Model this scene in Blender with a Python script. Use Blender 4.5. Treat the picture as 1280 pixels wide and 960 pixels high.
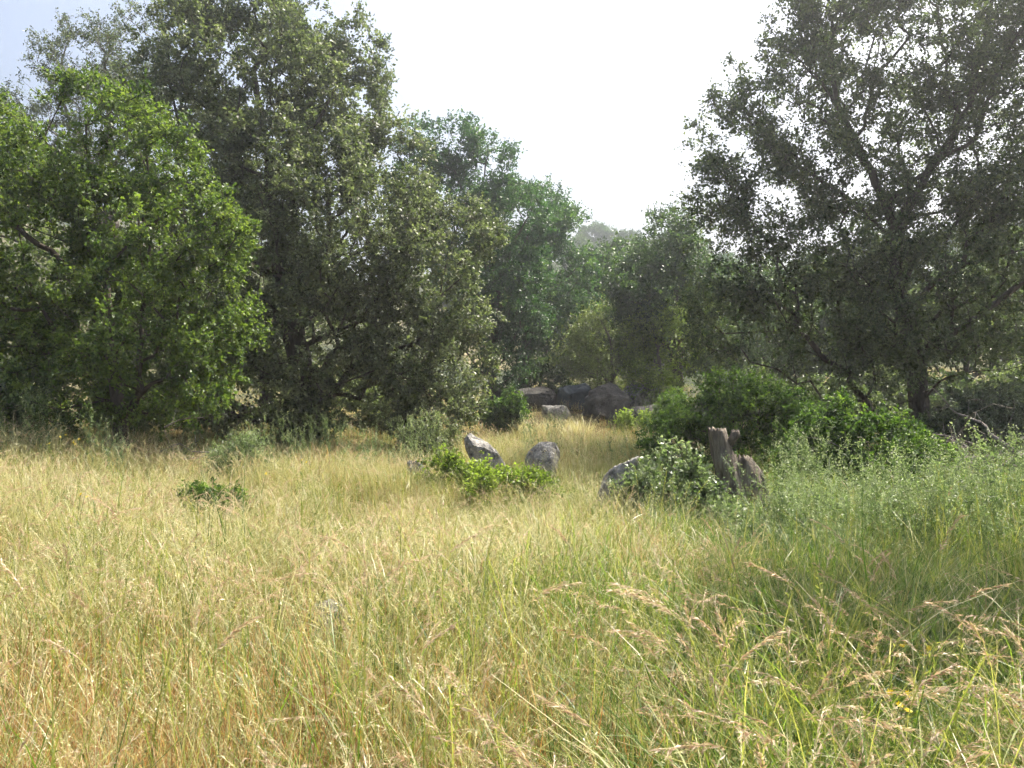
import bpy, math, random
import numpy as np

# ------------------------------------------------------------------ scene, camera, sky, sun
SC = bpy.context.scene
COL = SC.collection
for o in list(bpy.data.objects):
    bpy.data.objects.remove(o)
R = math.radians
rng = np.random.default_rng(7)
random.seed(7)

F, CX, HY, CZ = 1065.0, 640.0, 470.0, 1.62      # focal length (px of the 1280 px photo), centre column, horizon row, eye height
cam_d = bpy.data.cameras.new('camera')
cam_d.sensor_width = 36.0
cam_d.lens = 36.0 * F / 1280.0
cam_d.clip_start, cam_d.clip_end = 0.05, 3000
cam = bpy.data.objects.new('camera', cam_d)
COL.objects.link(cam)
cam.location = (0, 0, CZ)
cam.rotation_euler = (R(90) - math.atan(10 / F), 0, 0)
SC.camera = cam

SUN_AZ, SUN_EL = 50.0, 57.0                     # degrees right of the view, above the horizon
world = bpy.data.worlds.new('World')
SC.world = world
world.use_nodes = True
wn = world.node_tree
bg = wn.nodes['Background']
sky = wn.nodes.new('ShaderNodeTexSky')
sky.sky_type = 'NISHITA'
sky.sun_disc = False
sky.sun_elevation = R(SUN_EL)
sky.sun_rotation = R(SUN_AZ)
sky.air_density, sky.dust_density, sky.ozone_density = 1.0, 5.0, 1.0
wn.links.new(sky.outputs[0], bg.inputs[0])
bg.inputs[1].default_value = 0.10

sun_d = bpy.data.lights.new('sun', 'SUN')
sun_d.energy = 5.0
sun_d.angle = R(0.53)
sun_d.color = (1.0, 0.93, 0.82)
sun = bpy.data.objects.new('sun', sun_d)
COL.objects.link(sun)
sun.location = (20, 40, 40)
sun.rotation_euler = (-R(90 - SUN_EL), 0, -R(SUN_AZ))   # lamp shines along -Z: from (+az, +el) towards the camera

SC.view_settings.view_transform = 'Standard'
SC.view_settings.look = 'None'
SC.view_settings.gamma = 1.0
SC.view_settings.exposure = 1.45
SC.render.engine = 'CYCLES'
cy = SC.cycles
cy.max_bounces = 4
cy.diffuse_bounces = 2
cy.glossy_bounces = 2
cy.transmission_bounces = 3
cy.use_adaptive_sampling = True
cy.adaptive_threshold = 0.05
cy.adaptive_min_samples = 12
cy.volume_bounces = 0
cy.use_denoising = True

HAZE_DENSITY = 0.003

# ------------------------------------------------------------------ helpers
def tag(o, label=None, cat=None, group=None, kind=None):
    if label: o['label'] = label
    if cat: o['category'] = cat
    if group: o['group'] = group
    if kind: o['kind'] = kind
    return o

def new_mesh(name, verts, quads=None, tris=None, mat=None, smooth=False, tint=None):
    me = bpy.data.meshes.new(name)
    verts = np.asarray(verts, dtype=np.float32)
    nq = 0 if quads is None else len(quads)
    nt = 0 if tris is None else len(tris)
    me.vertices.add(len(verts))
    me.vertices.foreach_set('co', verts.ravel())
    loops = []
    starts = []
    if nq:
        q = np.asarray(quads, dtype=np.int32)
        loops.append(q.ravel()); starts.append(np.arange(nq) * 4)
    if nt:
        t = np.asarray(tris, dtype=np.int32)
        loops.append(t.ravel()); starts.append(np.arange(nt) * 3 + nq * 4)
    loops = np.concatenate(loops).astype(np.int32)
    starts = np.concatenate(starts).astype(np.int32)
    me.loops.add(len(loops))
    me.loops.foreach_set('vertex_index', loops)
    me.polygons.add(nq + nt)
    me.polygons.foreach_set('loop_start', starts)
    if smooth:
        me.polygons.foreach_set('use_smooth', np.ones(nq + nt, dtype=bool))
    if tint is not None:
        a = me.attributes.new('tint', 'FLOAT', 'POINT')
        a.data.foreach_set('value', np.asarray(tint, dtype=np.float32))
    if mat: me.materials.append(mat)
    me.update(calc_edges=True)
    return me

def add_obj(name, me, parent=None, loc=None):
    o = bpy.data.objects.new(name, me)
    COL.objects.link(o)
    if parent: o.parent = parent
    if loc is not None: o.location = loc
    return o

def empty(name, loc):
    return add_obj(name, None, None, loc)

class Noise:
    """cheap smooth noise: a sum of random plane waves, about -1..1"""
    def __init__(s, wl, n=14, dim=3, seed=0):
        g = np.random.default_rng(seed)
        k = g.normal(size=(n, dim)); k /= np.linalg.norm(k, axis=1)[:, None]
        s.k = k * (2 * np.pi / (wl * g.uniform(0.6, 1.5, n)))[:, None]
        s.p = g.uniform(0, 6.28, n); s.n = n
    def __call__(s, p):
        return np.sin(np.asarray(p) @ s.k.T + s.p).sum(-1) / math.sqrt(s.n) / 1.1

def sstep(a, b, x):
    t = np.clip((x - a) / (b - a), 0, 1)
    return t * t * (3 - 2 * t)

gn1 = Noise(5.5, 8, 2, 1); gn2 = Noise(1.7, 8, 2, 2); gn3 = Noise(60, 8, 2, 3); gn4 = Noise(14, 8, 2, 4)
def H(x, y):
    x = np.asarray(x, dtype=float); y = np.asarray(y, dtype=float)
    p = np.stack([x, y], -1)
    h = 0.06 * gn1(p) * sstep(1, 5, np.hypot(x, y)) + 0.02 * gn2(p)
    h = h + 0.045 * np.clip(-x - 1.5, 0, 12) * sstep(4, 12, y)              # the meadow lifts to the left
    h = h + .55 * np.exp(-((x - 2.0) / 3.6) ** 2 - ((y - 26.0) / 2.6) ** 2)         # low mound that carries the outcrop
    ridge = 15 + 3.0 * gn3(p) + 26 * sstep(20, 120, -x) + 10 * sstep(40, 160, x)
    h = h + ridge * sstep(30, 135, y + 0.12 * np.abs(x)) + 0.8 * gn4(p) * sstep(28, 60, y)
    return h

def at(px, py, D):
    return np.array([(px - CX) / F * D, D, CZ + (HY - py) / F * D])

def ground(px, D, dz=0.0):
    x = (px - CX) / F * D
    return np.array([x, D, float(H(x, D)) + dz])

def unit(v):
    return v / (np.linalg.norm(v, axis=-1, keepdims=True) + 1e-9)

# ------------------------------------------------------------------ materials
def nodes_of(name):
    m = bpy.data.materials.new(name)
    m.use_nodes = True
    nt = m.node_tree
    nt.nodes.clear()
    out = nt.nodes.new('ShaderNodeOutputMaterial')
    return m, nt, out

def ramp(nt, stops):
    r = nt.nodes.new('ShaderNodeValToRGB')
    e = r.color_ramp.elements
    while len(e) < len(stops): e.new(0.5)
    for i, (p, c) in enumerate(stops):
        e[i].position = p; e[i].color = (*c, 1)
    return r

def leaf_mat(name, stops, transl=0.42, tboost=(1.5, 1.7, 0.7), rough=0.45, spec=0.45, vary=0.35):
    m, nt, out = nodes_of(name)
    at_ = nt.nodes.new('ShaderNodeAttribute'); at_.attribute_name = 'tint'
    oi = nt.nodes.new('ShaderNodeObjectInfo')
    ad = nt.nodes.new('ShaderNodeMath'); ad.operation = 'MULTIPLY_ADD'
    sb = nt.nodes.new('ShaderNodeMath'); sb.operation = 'SUBTRACT'; sb.inputs[1].default_value = 0.5
    nt.links.new(oi.outputs['Random'], sb.inputs[0])
    nt.links.new(sb.outputs[0], ad.inputs[0]); ad.inputs[1].default_value = vary
    nt.links.new(at_.outputs['Fac'], ad.inputs[2])
    r = ramp(nt, stops)
    nt.links.new(ad.outputs[0], r.inputs[0])
    pb = nt.nodes.new('ShaderNodeBsdfPrincipled')
    pb.inputs['Roughness'].default_value = rough
    pb.inputs['Specular IOR Level'].default_value = spec
    nt.links.new(r.outputs[0], pb.inputs['Base Color'])
    mul = nt.nodes.new('ShaderNodeMix'); mul.data_type = 'RGBA'; mul.blend_type = 'MULTIPLY'
    mul.inputs['Factor'].default_value = 1.0
    nt.links.new(r.outputs[0], mul.inputs['A'])
    mul.inputs['B'].default_value = (*tboost, 1)
    tr = nt.nodes.new('ShaderNodeBsdfTranslucent')
    nt.links.new(mul.outputs['Result'], tr.inputs[0])
    mx = nt.nodes.new('ShaderNodeMixShader'); mx.inputs[0].default_value = transl
    nt.links.new(pb.outputs[0], mx.inputs[1]); nt.links.new(tr.outputs[0], mx.inputs[2])
    nt.links.new(mx.outputs[0], out.inputs[0])
    return m

def noise_mat(name, stops, scale=4, detail=8, rough=0.9, bump=0.4, bscale=30, stretch=(1, 1, 1), spec=0.2, bdist=0.03):
    m, nt, out = nodes_of(name)
    tc = nt.nodes.new('ShaderNodeTexCoord')
    mp = nt.nodes.new('ShaderNodeMapping'); mp.inputs['Scale'].default_value = stretch
    nt.links.new(tc.outputs['Object'], mp.inputs[0])
    n1 = nt.nodes.new('ShaderNodeTexNoise'); n1.inputs['Scale'].default_value = scale; n1.inputs['Detail'].default_value = detail
    n1.inputs['Roughness'].default_value = 0.65
    nt.links.new(mp.outputs[0], n1.inputs['Vector'])
    r = ramp(nt, stops)
    nt.links.new(n1.outputs['Fac'], r.inputs[0])
    n2 = nt.nodes.new('ShaderNodeTexNoise'); n2.inputs['Scale'].default_value = bscale; n2.inputs['Detail'].default_value = 6
    nt.links.new(mp.outputs[0], n2.inputs['Vector'])
    bp = nt.nodes.new('ShaderNodeBump'); bp.inputs['Strength'].default_value = bump; bp.inputs['Distance'].default_value = bdist
    nt.links.new(n2.outputs['Fac'], bp.inputs['Height'])
    pb = nt.nodes.new('ShaderNodeBsdfPrincipled')
    pb.inputs['Roughness'].default_value = rough
    pb.inputs['Specular IOR Level'].default_value = spec
    nt.links.new(r.outputs[0], pb.inputs['Base Color'])
    nt.links.new(bp.outputs[0], pb.inputs['Normal'])
    nt.links.new(pb.outputs[0], out.inputs[0])
    return m

M = {}
M['bright_leaf'] = leaf_mat('bright_oak_leaf', [(0, (.04, .075, .022)), (.5, (.085, .14, .036)), (1, (.17, .23, .06))], .46, (1.5, 1.6, .6))
M['olive_leaf'] = leaf_mat('olive_oak_leaf', [(0, (.07, .09, .045)), (.5, (.175, .20, .095)), (1, (.39, .405, .23))], .40, (1.08, 1.3, .72), rough=.48, spec=.5)
M['grey_leaf'] = leaf_mat('sparse_oak_leaf', [(0, (.07, .085, .05)), (.5, (.12, .145, .085)), (1, (.22, .24, .14))], .38, (1.1, 1.3, .8))
M['blue_leaf'] = leaf_mat('deep_green_oak_leaf', [(0, (.022, .055, .028)), (.5, (.045, .10, .042)), (1, (.10, .17, .05))], .42)
M['dark_leaf'] = leaf_mat('dull_oak_leaf', [(0, (.05, .075, .04)), (.5, (.095, .125, .062)), (1, (.20, .23, .12))], .46, (1.5, 1.7, .8))  # the leaf's own dull green, shared by oaks and thicket bushes
M['hill_leaf'] = leaf_mat('hill_oak_leaf', [(0, (.03, .06, .03)), (.5, (.06, .10, .045)), (1, (.11, .16, .06))], .40)
M['willow_leaf'] = leaf_mat('pale_willow_leaf', [(0, (.08, .10, .05)), (.5, (.14, .17, .075)), (1, (.22, .25, .11))], .45)
M['lime_leaf'] = leaf_mat('lime_leaf', [(0, (.10, .14, .03)), (.5, (.18, .24, .05)), (1, (.30, .36, .09))], .5)
M['bush_leaf'] = leaf_mat('bush_leaf', [(0, (.035, .07, .02)), (.5, (.075, .13, .032)), (1, (.16, .23, .055))], .45, rough=.58, spec=.3)
M['bramble_leaf'] = leaf_mat('bramble_leaf', [(0, (.08, .12, .05)), (.5, (.17, .22, .10)), (1, (.34, .38, .24))], .42, (1.2, 1.4, .8), rough=.36, spec=.6)
M['sage_leaf'] = leaf_mat('sage_leaf', [(0, (.07, .095, .06)), (.5, (.12, .15, .09)), (1, (.22, .25, .15))], .35, (1.3, 1.4, .9))
M['weed'] = leaf_mat('weed_stalk', [(0, (.08, .12, .05)), (.5, (.17, .22, .10)), (1, (.34, .37, .22))], .42, (1.2, 1.4, .8))
M['straw'] = leaf_mat('straw_blade', [(0, (.26, .19, .09)), (.35, (.42, .37, .17)), (.7, (.57, .53, .28)), (1, (.74, .71, .50))], .46, (1.05, 1.05, .8), rough=.36, spec=.6)
M['red_straw'] = leaf_mat('russet_straw_blade', [(0, (.20, .09, .035)), (.4, (.40, .22, .085)), (.75, (.56, .37, .16)), (1, (.68, .53, .29))], .45, (1.1, 1.0, .7), rough=.4, spec=.5)
M['yellow_green'] = leaf_mat('yellow_green_blade', [(0, (.13, .18, .04)), (.5, (.26, .29, .08)), (1, (.46, .44, .17))], .48, (1.15, 1.2, .65))
M['green_blade'] = leaf_mat('green_blade', [(0, (.045, .09, .018)), (.5, (.10, .165, .032)), (1, (.22, .29, .065))], .5, (1.3, 1.5, .5))
M['seed'] = leaf_mat('seed_head', [(0, (.36, .23, .14)), (.5, (.58, .44, .31)), (1, (.78, .68, .52))], .42, (1.1, 1.0, .8), rough=.5)
M['petal'] = leaf_mat('yellow_petal', [(0, (.75, .55, .03)), (1, (.85, .70, .06))], .35, (1.1, 1.0, .4))
M['bark'] = noise_mat('oak_bark', [(.3, (.035, .028, .022)), (.55, (.09, .075, .06)), (.75, (.17, .15, .125))], 9, 8, .95, .8, 40, (1, 1, .25))
M['grey_bark'] = noise_mat('grey_bark', [(.3, (.07, .06, .05)), (.6, (.17, .15, .13)), (.8, (.28, .26, .23))], 10, 8, .95, .6, 40, (1, 1, .3))
M['dead_wood'] = noise_mat('dead_wood', [(.3, (.12, .10, .085)), (.6, (.26, .23, .20)), (.85, (.40, .37, .33))], 12, 8, .9, .6, 50, (1, 1, .4))
M['stump'] = noise_mat('stump_wood', [(.30, (.04, .034, .028)), (.46, (.12, .10, .08)), (.57, (.22, .19, .15)), (.70, (.38, .35, .29))], 11, 9, .95, 1.0, 50, (1, 1, .16), bdist=.02)
M['granite'] = noise_mat('granite', [(.32, (.06, .058, .052)), (.44, (.18, .172, .155)), (.56, (.33, .315, .285)), (.72, (.54, .52, .47))], 9, 14, .95, 1.0, 34, bdist=.04)
M['dark_granite'] = noise_mat('mottled_dark_granite', [(.3, (.035, .033, .031)), (.5, (.08, .076, .07)), (.72, (.16, .15, .135))], 3, 12, .95, .9, 24, bdist=.06)  # darker granite with random mottling, for the outcrop rocks
M['blue_rock'] = noise_mat('blue_grey_rock', [(.3, (.05, .06, .068)), (.55, (.095, .11, .12)), (.75, (.19, .205, .21))], 3, 10, .9, .6, 30)

def ground_mat():
    m, nt, out = nodes_of('meadow_soil')
    tc = nt.nodes.new('ShaderNodeTexCoord')
    n1 = nt.nodes.new('ShaderNodeTexNoise'); n1.inputs['Scale'].default_value = .5; n1.inputs['Detail'].default_value = 10
    n2 = nt.nodes.new('ShaderNodeTexNoise'); n2.inputs['Scale'].default_value = 22; n2.inputs['Detail'].default_value = 8
    for n in (n1, n2): nt.links.new(tc.outputs['Object'], n.inputs['Vector'])
    r1 = ramp(nt, [(.3, (.09, .075, .035)), (.5, (.16, .12, .06)), (.7, (.26, .20, .10))])
    r2 = ramp(nt, [(.3, (.45, .42, .38)), (.7, (1, 1, 1))])
    nt.links.new(n1.outputs['Fac'], r1.inputs[0]); nt.links.new(n2.outputs['Fac'], r2.inputs[0])
    mul = nt.nodes.new('ShaderNodeMix'); mul.data_type = 'RGBA'; mul.blend_type = 'MULTIPLY'; mul.inputs['Factor'].default_value = 1
    nt.links.new(r1.outputs[0], mul.inputs['A']); nt.links.new(r2.outputs[0], mul.inputs['B'])
    n3 = nt.nodes.new('ShaderNodeTexNoise'); n3.inputs['Scale'].default_value = .16; n3.inputs['Detail'].default_value = 9
    nt.links.new(tc.outputs['Object'], n3.inputs['Vector'])
    sx = nt.nodes.new('ShaderNodeSeparateXYZ'); nt.links.new(tc.outputs['Object'], sx.inputs[0])
    mr = nt.nodes.new('ShaderNodeMapRange'); mr.inputs['From Min'].default_value = 26; mr.inputs['From Max'].default_value = 38
    nt.links.new(sx.outputs['Y'], mr.inputs['Value'])
    r3 = ramp(nt, [(.36, (.045, .06, .03)), (.5, (.085, .09, .045)), (.62, (.16, .14, .075)), (.72, (.30, .25, .14))])
    nt.links.new(n3.outputs['Fac'], r3.inputs[0])
    far = nt.nodes.new('ShaderNodeMix'); far.data_type = 'RGBA'
    nt.links.new(mr.outputs[0], far.inputs['Factor']); nt.links.new(mul.outputs['Result'], far.inputs['A']); nt.links.new(r3.outputs[0], far.inputs['B'])
    bp = nt.nodes.new('ShaderNodeBump'); bp.inputs['Strength'].default_value = .8; bp.inputs['Distance'].default_value = .06
    nt.links.new(n2.outputs['Fac'], bp.inputs['Height'])
    pb = nt.nodes.new('ShaderNodeBsdfPrincipled'); pb.inputs['Roughness'].default_value = 1; pb.inputs['Specular IOR Level'].default_value = .1
    nt.links.new(far.outputs['Result'], pb.inputs['Base Color']); nt.links.new(bp.outputs[0], pb.inputs['Normal'])
    nt.links.new(pb.outputs[0], out.inputs[0])
    return m
M['soil'] = ground_mat()

# ------------------------------------------------------------------ ground and hills: one sheet
def axis(lo, hi, fine_lo, fine_hi, step, growth=1.14):
    v = list(np.arange(fine_lo, fine_hi + 1e-6, step))
    s, a = step, fine_hi
    while a < hi: s *= growth; a += s; v.append(a)
    s, a, w = step, fine_lo, []
    while a > lo: s *= growth; a -= s; w.append(a)
    return np.array(w[::-1] + v)
gx = axis(-900, 900, -16, 16, .4, 1.10); gy = axis(-300, 1500, -4, 32, .4, 1.08)
X, Y = np.meshgrid(gx, gy)
V = np.stack([X, Y, H(X, Y)], -1).reshape(-1, 3)
nx, ny = len(gx), len(gy)
ii = (np.arange(ny - 1)[:, None] * nx + np.arange(nx - 1)[None]).ravel()
Q = np.stack([ii, ii + 1, ii + nx + 1, ii + nx], -1)
go = add_obj('ground', new_mesh('ground', V, Q, mat=M['soil'], smooth=True))
tag(go, 'uneven meadow ground under the tall dry grass rising to hills', kind='structure')

# ------------------------------------------------------------------ plants: skeleton, bark, leaves
def densify(poly, step=.22, jit=.03):
    poly = np.asarray(poly, dtype=float)
    # Catmull-Rom through the guide points
    p = np.vstack([2 * poly[0] - poly[1], poly, 2 * poly[-1] - poly[-2]])
    out = []
    for i in range(1, len(p) - 2):
        n = max(2, int(np.linalg.norm(p[i + 1] - p[i]) / step))
        t = np.linspace(0, 1, n, endpoint=False)[:, None]
        out.append(.5 * (2 * p[i] + (p[i + 1] - p[i - 1]) * t + (2 * p[i - 1] - 5 * p[i] + 4 * p[i + 1] - p[i + 2]) * t * t
                         + (3 * p[i] - p[i - 1] - 3 * p[i + 1] + p[i + 2]) * t ** 3))
    out.append(poly[-1:])
    out = np.vstack(out)
    out[1:] += rng.normal(size=out[1:].shape) * jit
    return out

class Skeleton:
    def __init__(s):
        s.pos, s.par, s.path, s.guide = [], [], [], []
    def add(s, p, parent, g=-1):
        s.pos.append(np.asarray(p, dtype=float)); s.par.append(parent); s.guide.append(g)
        s.path.append(0 if parent < 0 else s.path[parent] + np.linalg.norm(s.pos[-1] - s.pos[parent]))
        return len(s.pos) - 1
    def polyline(s, pts, parent=-1, g=0, step=.22, jit=.02):
        pts = densify(pts, step, jit)
        if parent >= 0: pts = pts[1:]
        for p in pts: parent = s.add(p, parent, g)
        return parent
    def nearest(s, p):
        return int(np.argmin(np.linalg.norm(np.array(s.pos) - p, axis=1)))
    def grow(s, targets, alpha=.35, seg=.35, jit=.10, lift=.05):
        T = np.asarray(targets); n = len(T)
        if n == 0: return []
        best = np.full(n, 1e9); bid = np.zeros(n, int); done = np.zeros(n, bool)
        def upd(ids):
            P = np.array([s.pos[i] for i in ids]); c0 = alpha * np.array([s.path[i] for i in ids])
            d = np.linalg.norm(T[:, None] - P[None], axis=2) + c0[None]
            j = d.argmin(1); v = d[np.arange(n), j]
            b = v < best
            best[b] = v[b]; bid[b] = np.asarray(ids)[j[b]]
        for a in range(0, len(s.pos), 400): upd(list(range(a, min(a + 400, len(s.pos)))))
        tips = np.zeros(n, int)
        for _ in range(n):
            k = int(np.where(done, 1e12, best).argmin()); done[k] = True
            a = s.pos[bid[k]]; b = T[k]; d = np.linalg.norm(b - a)
            m = max(1, int(d / seg)); par = int(bid[k]); ids = []
            off = rng.normal(size=3) * d * jit
            off[2] += d * lift
            for q in range(1, m + 1):
                t = q / m
                p = a + (b - a) * t + off * math.sin(math.pi * t) + (rng.normal(size=3) * .03 if q < m else 0)
                par = s.add(p, par); ids.append(par)
            tips[k] = par
            upd(ids)
        return tips
    def radii(s, r0, R0, expo=2.3):
        n = len(s.pos); acc = np.zeros(n); r = np.zeros(n)
        par = np.array(s.par)
        for i in range(n - 1, -1, -1):
            r[i] = r0 if acc[i] == 0 else acc[i] ** (1 / expo)
            if par[i] >= 0: acc[par[i]] += r[i] ** expo
        rb = r[0]
        g = math.log(R0 / r0) / max(.1, math.log(rb / r0))
        return r0 * (r / r0) ** g

def tubes(pos, par, r, sel, sides, ref):
    """one tapered tube piece for every node in sel, from its parent to it"""
    pos = np.asarray(pos); par = np.asarray(par)
    n = len(pos)
    edge = np.zeros((n, 3)); has = par >= 0
    edge[has] = unit(pos[has] - pos[par[has]])
    main = np.full(n, -1); bestr = np.zeros(n)
    for i in range(n):
        p = par[i]
        if p >= 0 and r[i] > bestr[p]: bestr[p] = r[i]; main[p] = i
    tang = edge.copy()
    mm = main >= 0
    tang[mm] += edge[main[mm]]
    tang = unit(tang)
    sel = np.asarray(sel)
    p = par[sel]
    ismain = main[p] == sel
    t0 = np.where(ismain[:, None], tang[p], edge[sel])
    r0 = np.where(ismain, r[p], np.minimum(r[p], r[sel] * 1.25))
    a0 = pos[p]; a1 = pos[sel]; t1 = tang[sel]; r1 = r[sel]
    ang = np.arange(sides) / sides * 2 * np.pi
    def ring(c, t, rr):
        u = unit(np.cross(t, ref)); v = np.cross(t, u)
        w = np.cos(ang)[None, :, None] * u[:, None] + np.sin(ang)[None, :, None] * v[:, None]
        return c[:, None] + w * rr[:, None, None]
    Vv = np.concatenate([ring(a0, t0, r0), ring(a1, t1, r1)], 1).reshape(-1, 3)
    b = (np.arange(len(sel)) * 2 * sides)[:, None]
    k = np.arange(sides)[None]; k2 = (k + 1) % sides
    Qq = np.stack([b + k, b + k2, b + sides + k2, b + sides + k], -1).reshape(-1, 4)
    return Vv, Qq

def bark_mesh(name, pos, par, r, sel, mat, ref):
    sel = np.asarray(sel, dtype=int)
    VV, QQ, off = [], [], 0
    for lo, hi, sd in ((0, .012, 3), (.012, .05, 5), (.05, .11, 8), (.11, 9, 14)):
        sub = sel[(r[sel] >= lo) & (r[sel] < hi)]
        if len(sub) == 0: continue
        v, q = tubes(pos, par, r, sub, sd, ref)
        VV.append(v); QQ.append(q + off); off += len(v)
    return new_mesh(name, np.vstack(VV), np.vstack(QQ), mat=mat, smooth=True)

def leaf_arrays(P, A, L, W, up=.5, fold=.18, g=rng):
    """folded kite leaves at P along A; returns verts, quads"""
    n = len(P)
    rnd = g.normal(size=(n, 3)); rnd[:, 2] += up * 2
    s = unit(np.cross(A, rnd)); nn = np.cross(s, A)
    L = L[:, None]; W = W[:, None]
    v = np.stack([P, P + A * L * .5 + s * W * .5 + nn * W * fold, P + A * L - nn * L * .12, P + A * L * .5 - s * W * .5 + nn * W * fold], 1)
    return v.reshape(-1, 3), np.arange(n * 4).reshape(-1, 4)

def leaves_for(tips, outdir, ntwig, nleaf, twl, L, W, up=.5, droop=0.0, spread=.8, g=rng):
    """leafy twigs at every tip; returns leaf verts, quads, tint, twig start and end points"""
    n = len(tips)
    d = unit(np.repeat(outdir, ntwig, 0) * .7 + g.normal(size=(n * ntwig, 3)) * spread + np.array([0, 0, .25 - droop]))
    s = np.repeat(tips, ntwig, 0)
    ln = twl * g.uniform(.5, 1.3, n * ntwig)
    e = s + d * ln[:, None]
    ctint = np.repeat(g.normal(.5, .2, n), ntwig * nleaf)
    t = g.uniform(.15, 1.05, (n * ntwig, nleaf))
    P = (s[:, None] + d[:, None] * (ln[:, None] * t)[..., None]).reshape(-1, 3)
    P += g.normal(size=P.shape) * twl * .09
    A = unit(np.repeat(d, nleaf, 0) * .55 + g.normal(size=P.shape) * .8 + np.array([0, 0, -.1 - droop]))
    sz = g.uniform(.65, 1.25, len(P))
    v, q = leaf_arrays(P, A, L * sz, W * sz, up, g=g)
    tint = np.clip(ctint + g.normal(0, .16, len(P)), 0, 1)
    return v, q, np.repeat(tint, 4), s, e

def sample_lobes(lobes, n, gap, gapwl, seed, zmin, shell=.55):
    """cluster points spread through the lobes, thinned into clumps with gaps"""
    lobes = np.asarray(lobes); g = np.random.default_rng(seed)
    w = (lobes[:, 3] * lobes[:, 4] * lobes[:, 5]) ** .72; w /= w.sum()
    nz = Noise(gapwl, 16, 3, seed)
    pts, dirs = [], []
    tot = 0
    while tot < n:
        m = n * 2
        k = g.choice(len(lobes), m, p=w)
        d = unit(g.normal(size=(m, 3)))
        rr = shell + (1 - shell) * g.random(m) ** .6
        rr *= g.uniform(.9, 1.1, m)
        p = lobes[k, :3] + d * rr[:, None] * lobes[k, 3:6]
        ok = (nz(p) > gap) & (p[:, 2] > zmin(p))
        # drop points buried deep in another lobe
        dep = np.min(np.linalg.norm((p[:, None] - lobes[None, :, :3]) / lobes[None, :, 3:6], axis=2), 1)
        ok &= (dep > .42) | (g.random(m) < .25)
        p = p[ok]; pts.append(p); dirs.append(unit(d[ok] / lobes[k[ok], 3:6])); tot += len(p)
    return np.vstack(pts)[:n], np.vstack(dirs)[:n]

def px_lobes(ls, D):
    """ellipses measured on the photo, put at the depth of the tree: (px, py, depth shift, rx px, ry px, depth radius m)"""
    out = []
    for (px, py, dd, rx, ry, rd) in ls:
        c = at(px, py, D + dd); k = (D + dd) / F
        out.append((c[0], c[1], c[2], rx * k, rd, ry * k))
    return np.array(out)

def make_tree(name, label, cat, base, lobes, trunk, limbs, ncl, ntwig, nleaf, twl, L, W, leafm, barkm, R0, seed,
              gap=-.35, gapwl=1.6, shell=.55, droop=0., up=.5, group=None, alpha=.35, r0=.0045, twigs=True, zlow=.25, spread=.8,
              extra_tips=None, lift=.05):
    """Empty > trunk, limb..., branches, crown"""
    g = np.random.default_rng(seed)
    base = np.asarray(base, dtype=float)
    sk = Skeleton()
    sk.polyline(trunk, -1, 0)
    for i, lm in enumerate(limbs):
        par = sk.nearest(np.asarray(lm[0]))
        sk.polyline(np.vstack([sk.pos[par], lm[1:]]) if len(lm) > 1 else lm, par, i + 1)
    T, Dr = sample_lobes(lobes, ncl, gap, gapwl, seed, lambda p: H(p[:, 0], p[:, 1]) + zlow, shell)
    if extra_tips is not None:
        T = np.vstack([T, extra_tips]); Dr = np.vstack([Dr, np.tile([[0, 0, -.6]], (len(extra_tips), 1))])
    sk.grow(T, alpha, lift=lift)
    r = sk.radii(r0, R0)
    pos = np.array(sk.pos); par = np.array(sk.par); gd = np.array(sk.guide)
    ref = np.array([.35, .93, .08])
    root = empty(name, base)
    tag(root, label, cat, group)
    idx = np.arange(len(pos)); ok = par >= 0
    lp = pos - base
    tr = add_obj('trunk', bark_mesh('trunk', lp, par, r, idx[ok & (gd == 0)], barkm, ref), root)
    for i in range(len(limbs)):
        s = idx[ok & (gd == i + 1)]
        if len(s): add_obj('limb', bark_mesh('limb', lp, par, r, s, barkm, ref), root)
    v, q, tint, ts, te = leaves_for(T - base, Dr, ntwig, nleaf, twl, L, W, up, droop, spread, g)
    bm_ = bark_mesh('branches', lp, par, r, idx[ok & (gd < 0)], barkm, ref)
    br = add_obj('branches', bm_, root); br['kind'] = 'stuff'
    if twigs:
        if len(ts) > 12000: ts, te = ts[::2], te[::2]
        n = len(ts)
        tp = np.vstack([ts, te]); tpar = np.concatenate([np.full(n, -1), np.arange(n)])
        tv, tq = tubes(tp, tpar, np.concatenate([np.full(n, r0 * .8), np.full(n, r0 * .35)]), np.arange(n, 2 * n), 3, ref)
        tw = add_obj('twigs', new_mesh('twigs', tv, tq, mat=barkm), root); tw['kind'] = 'stuff'
    cr = add_obj('crown', new_mesh('crown', v, q, mat=leafm, tint=tint), root)
    cr['kind'] = 'stuff'
    return root

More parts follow.
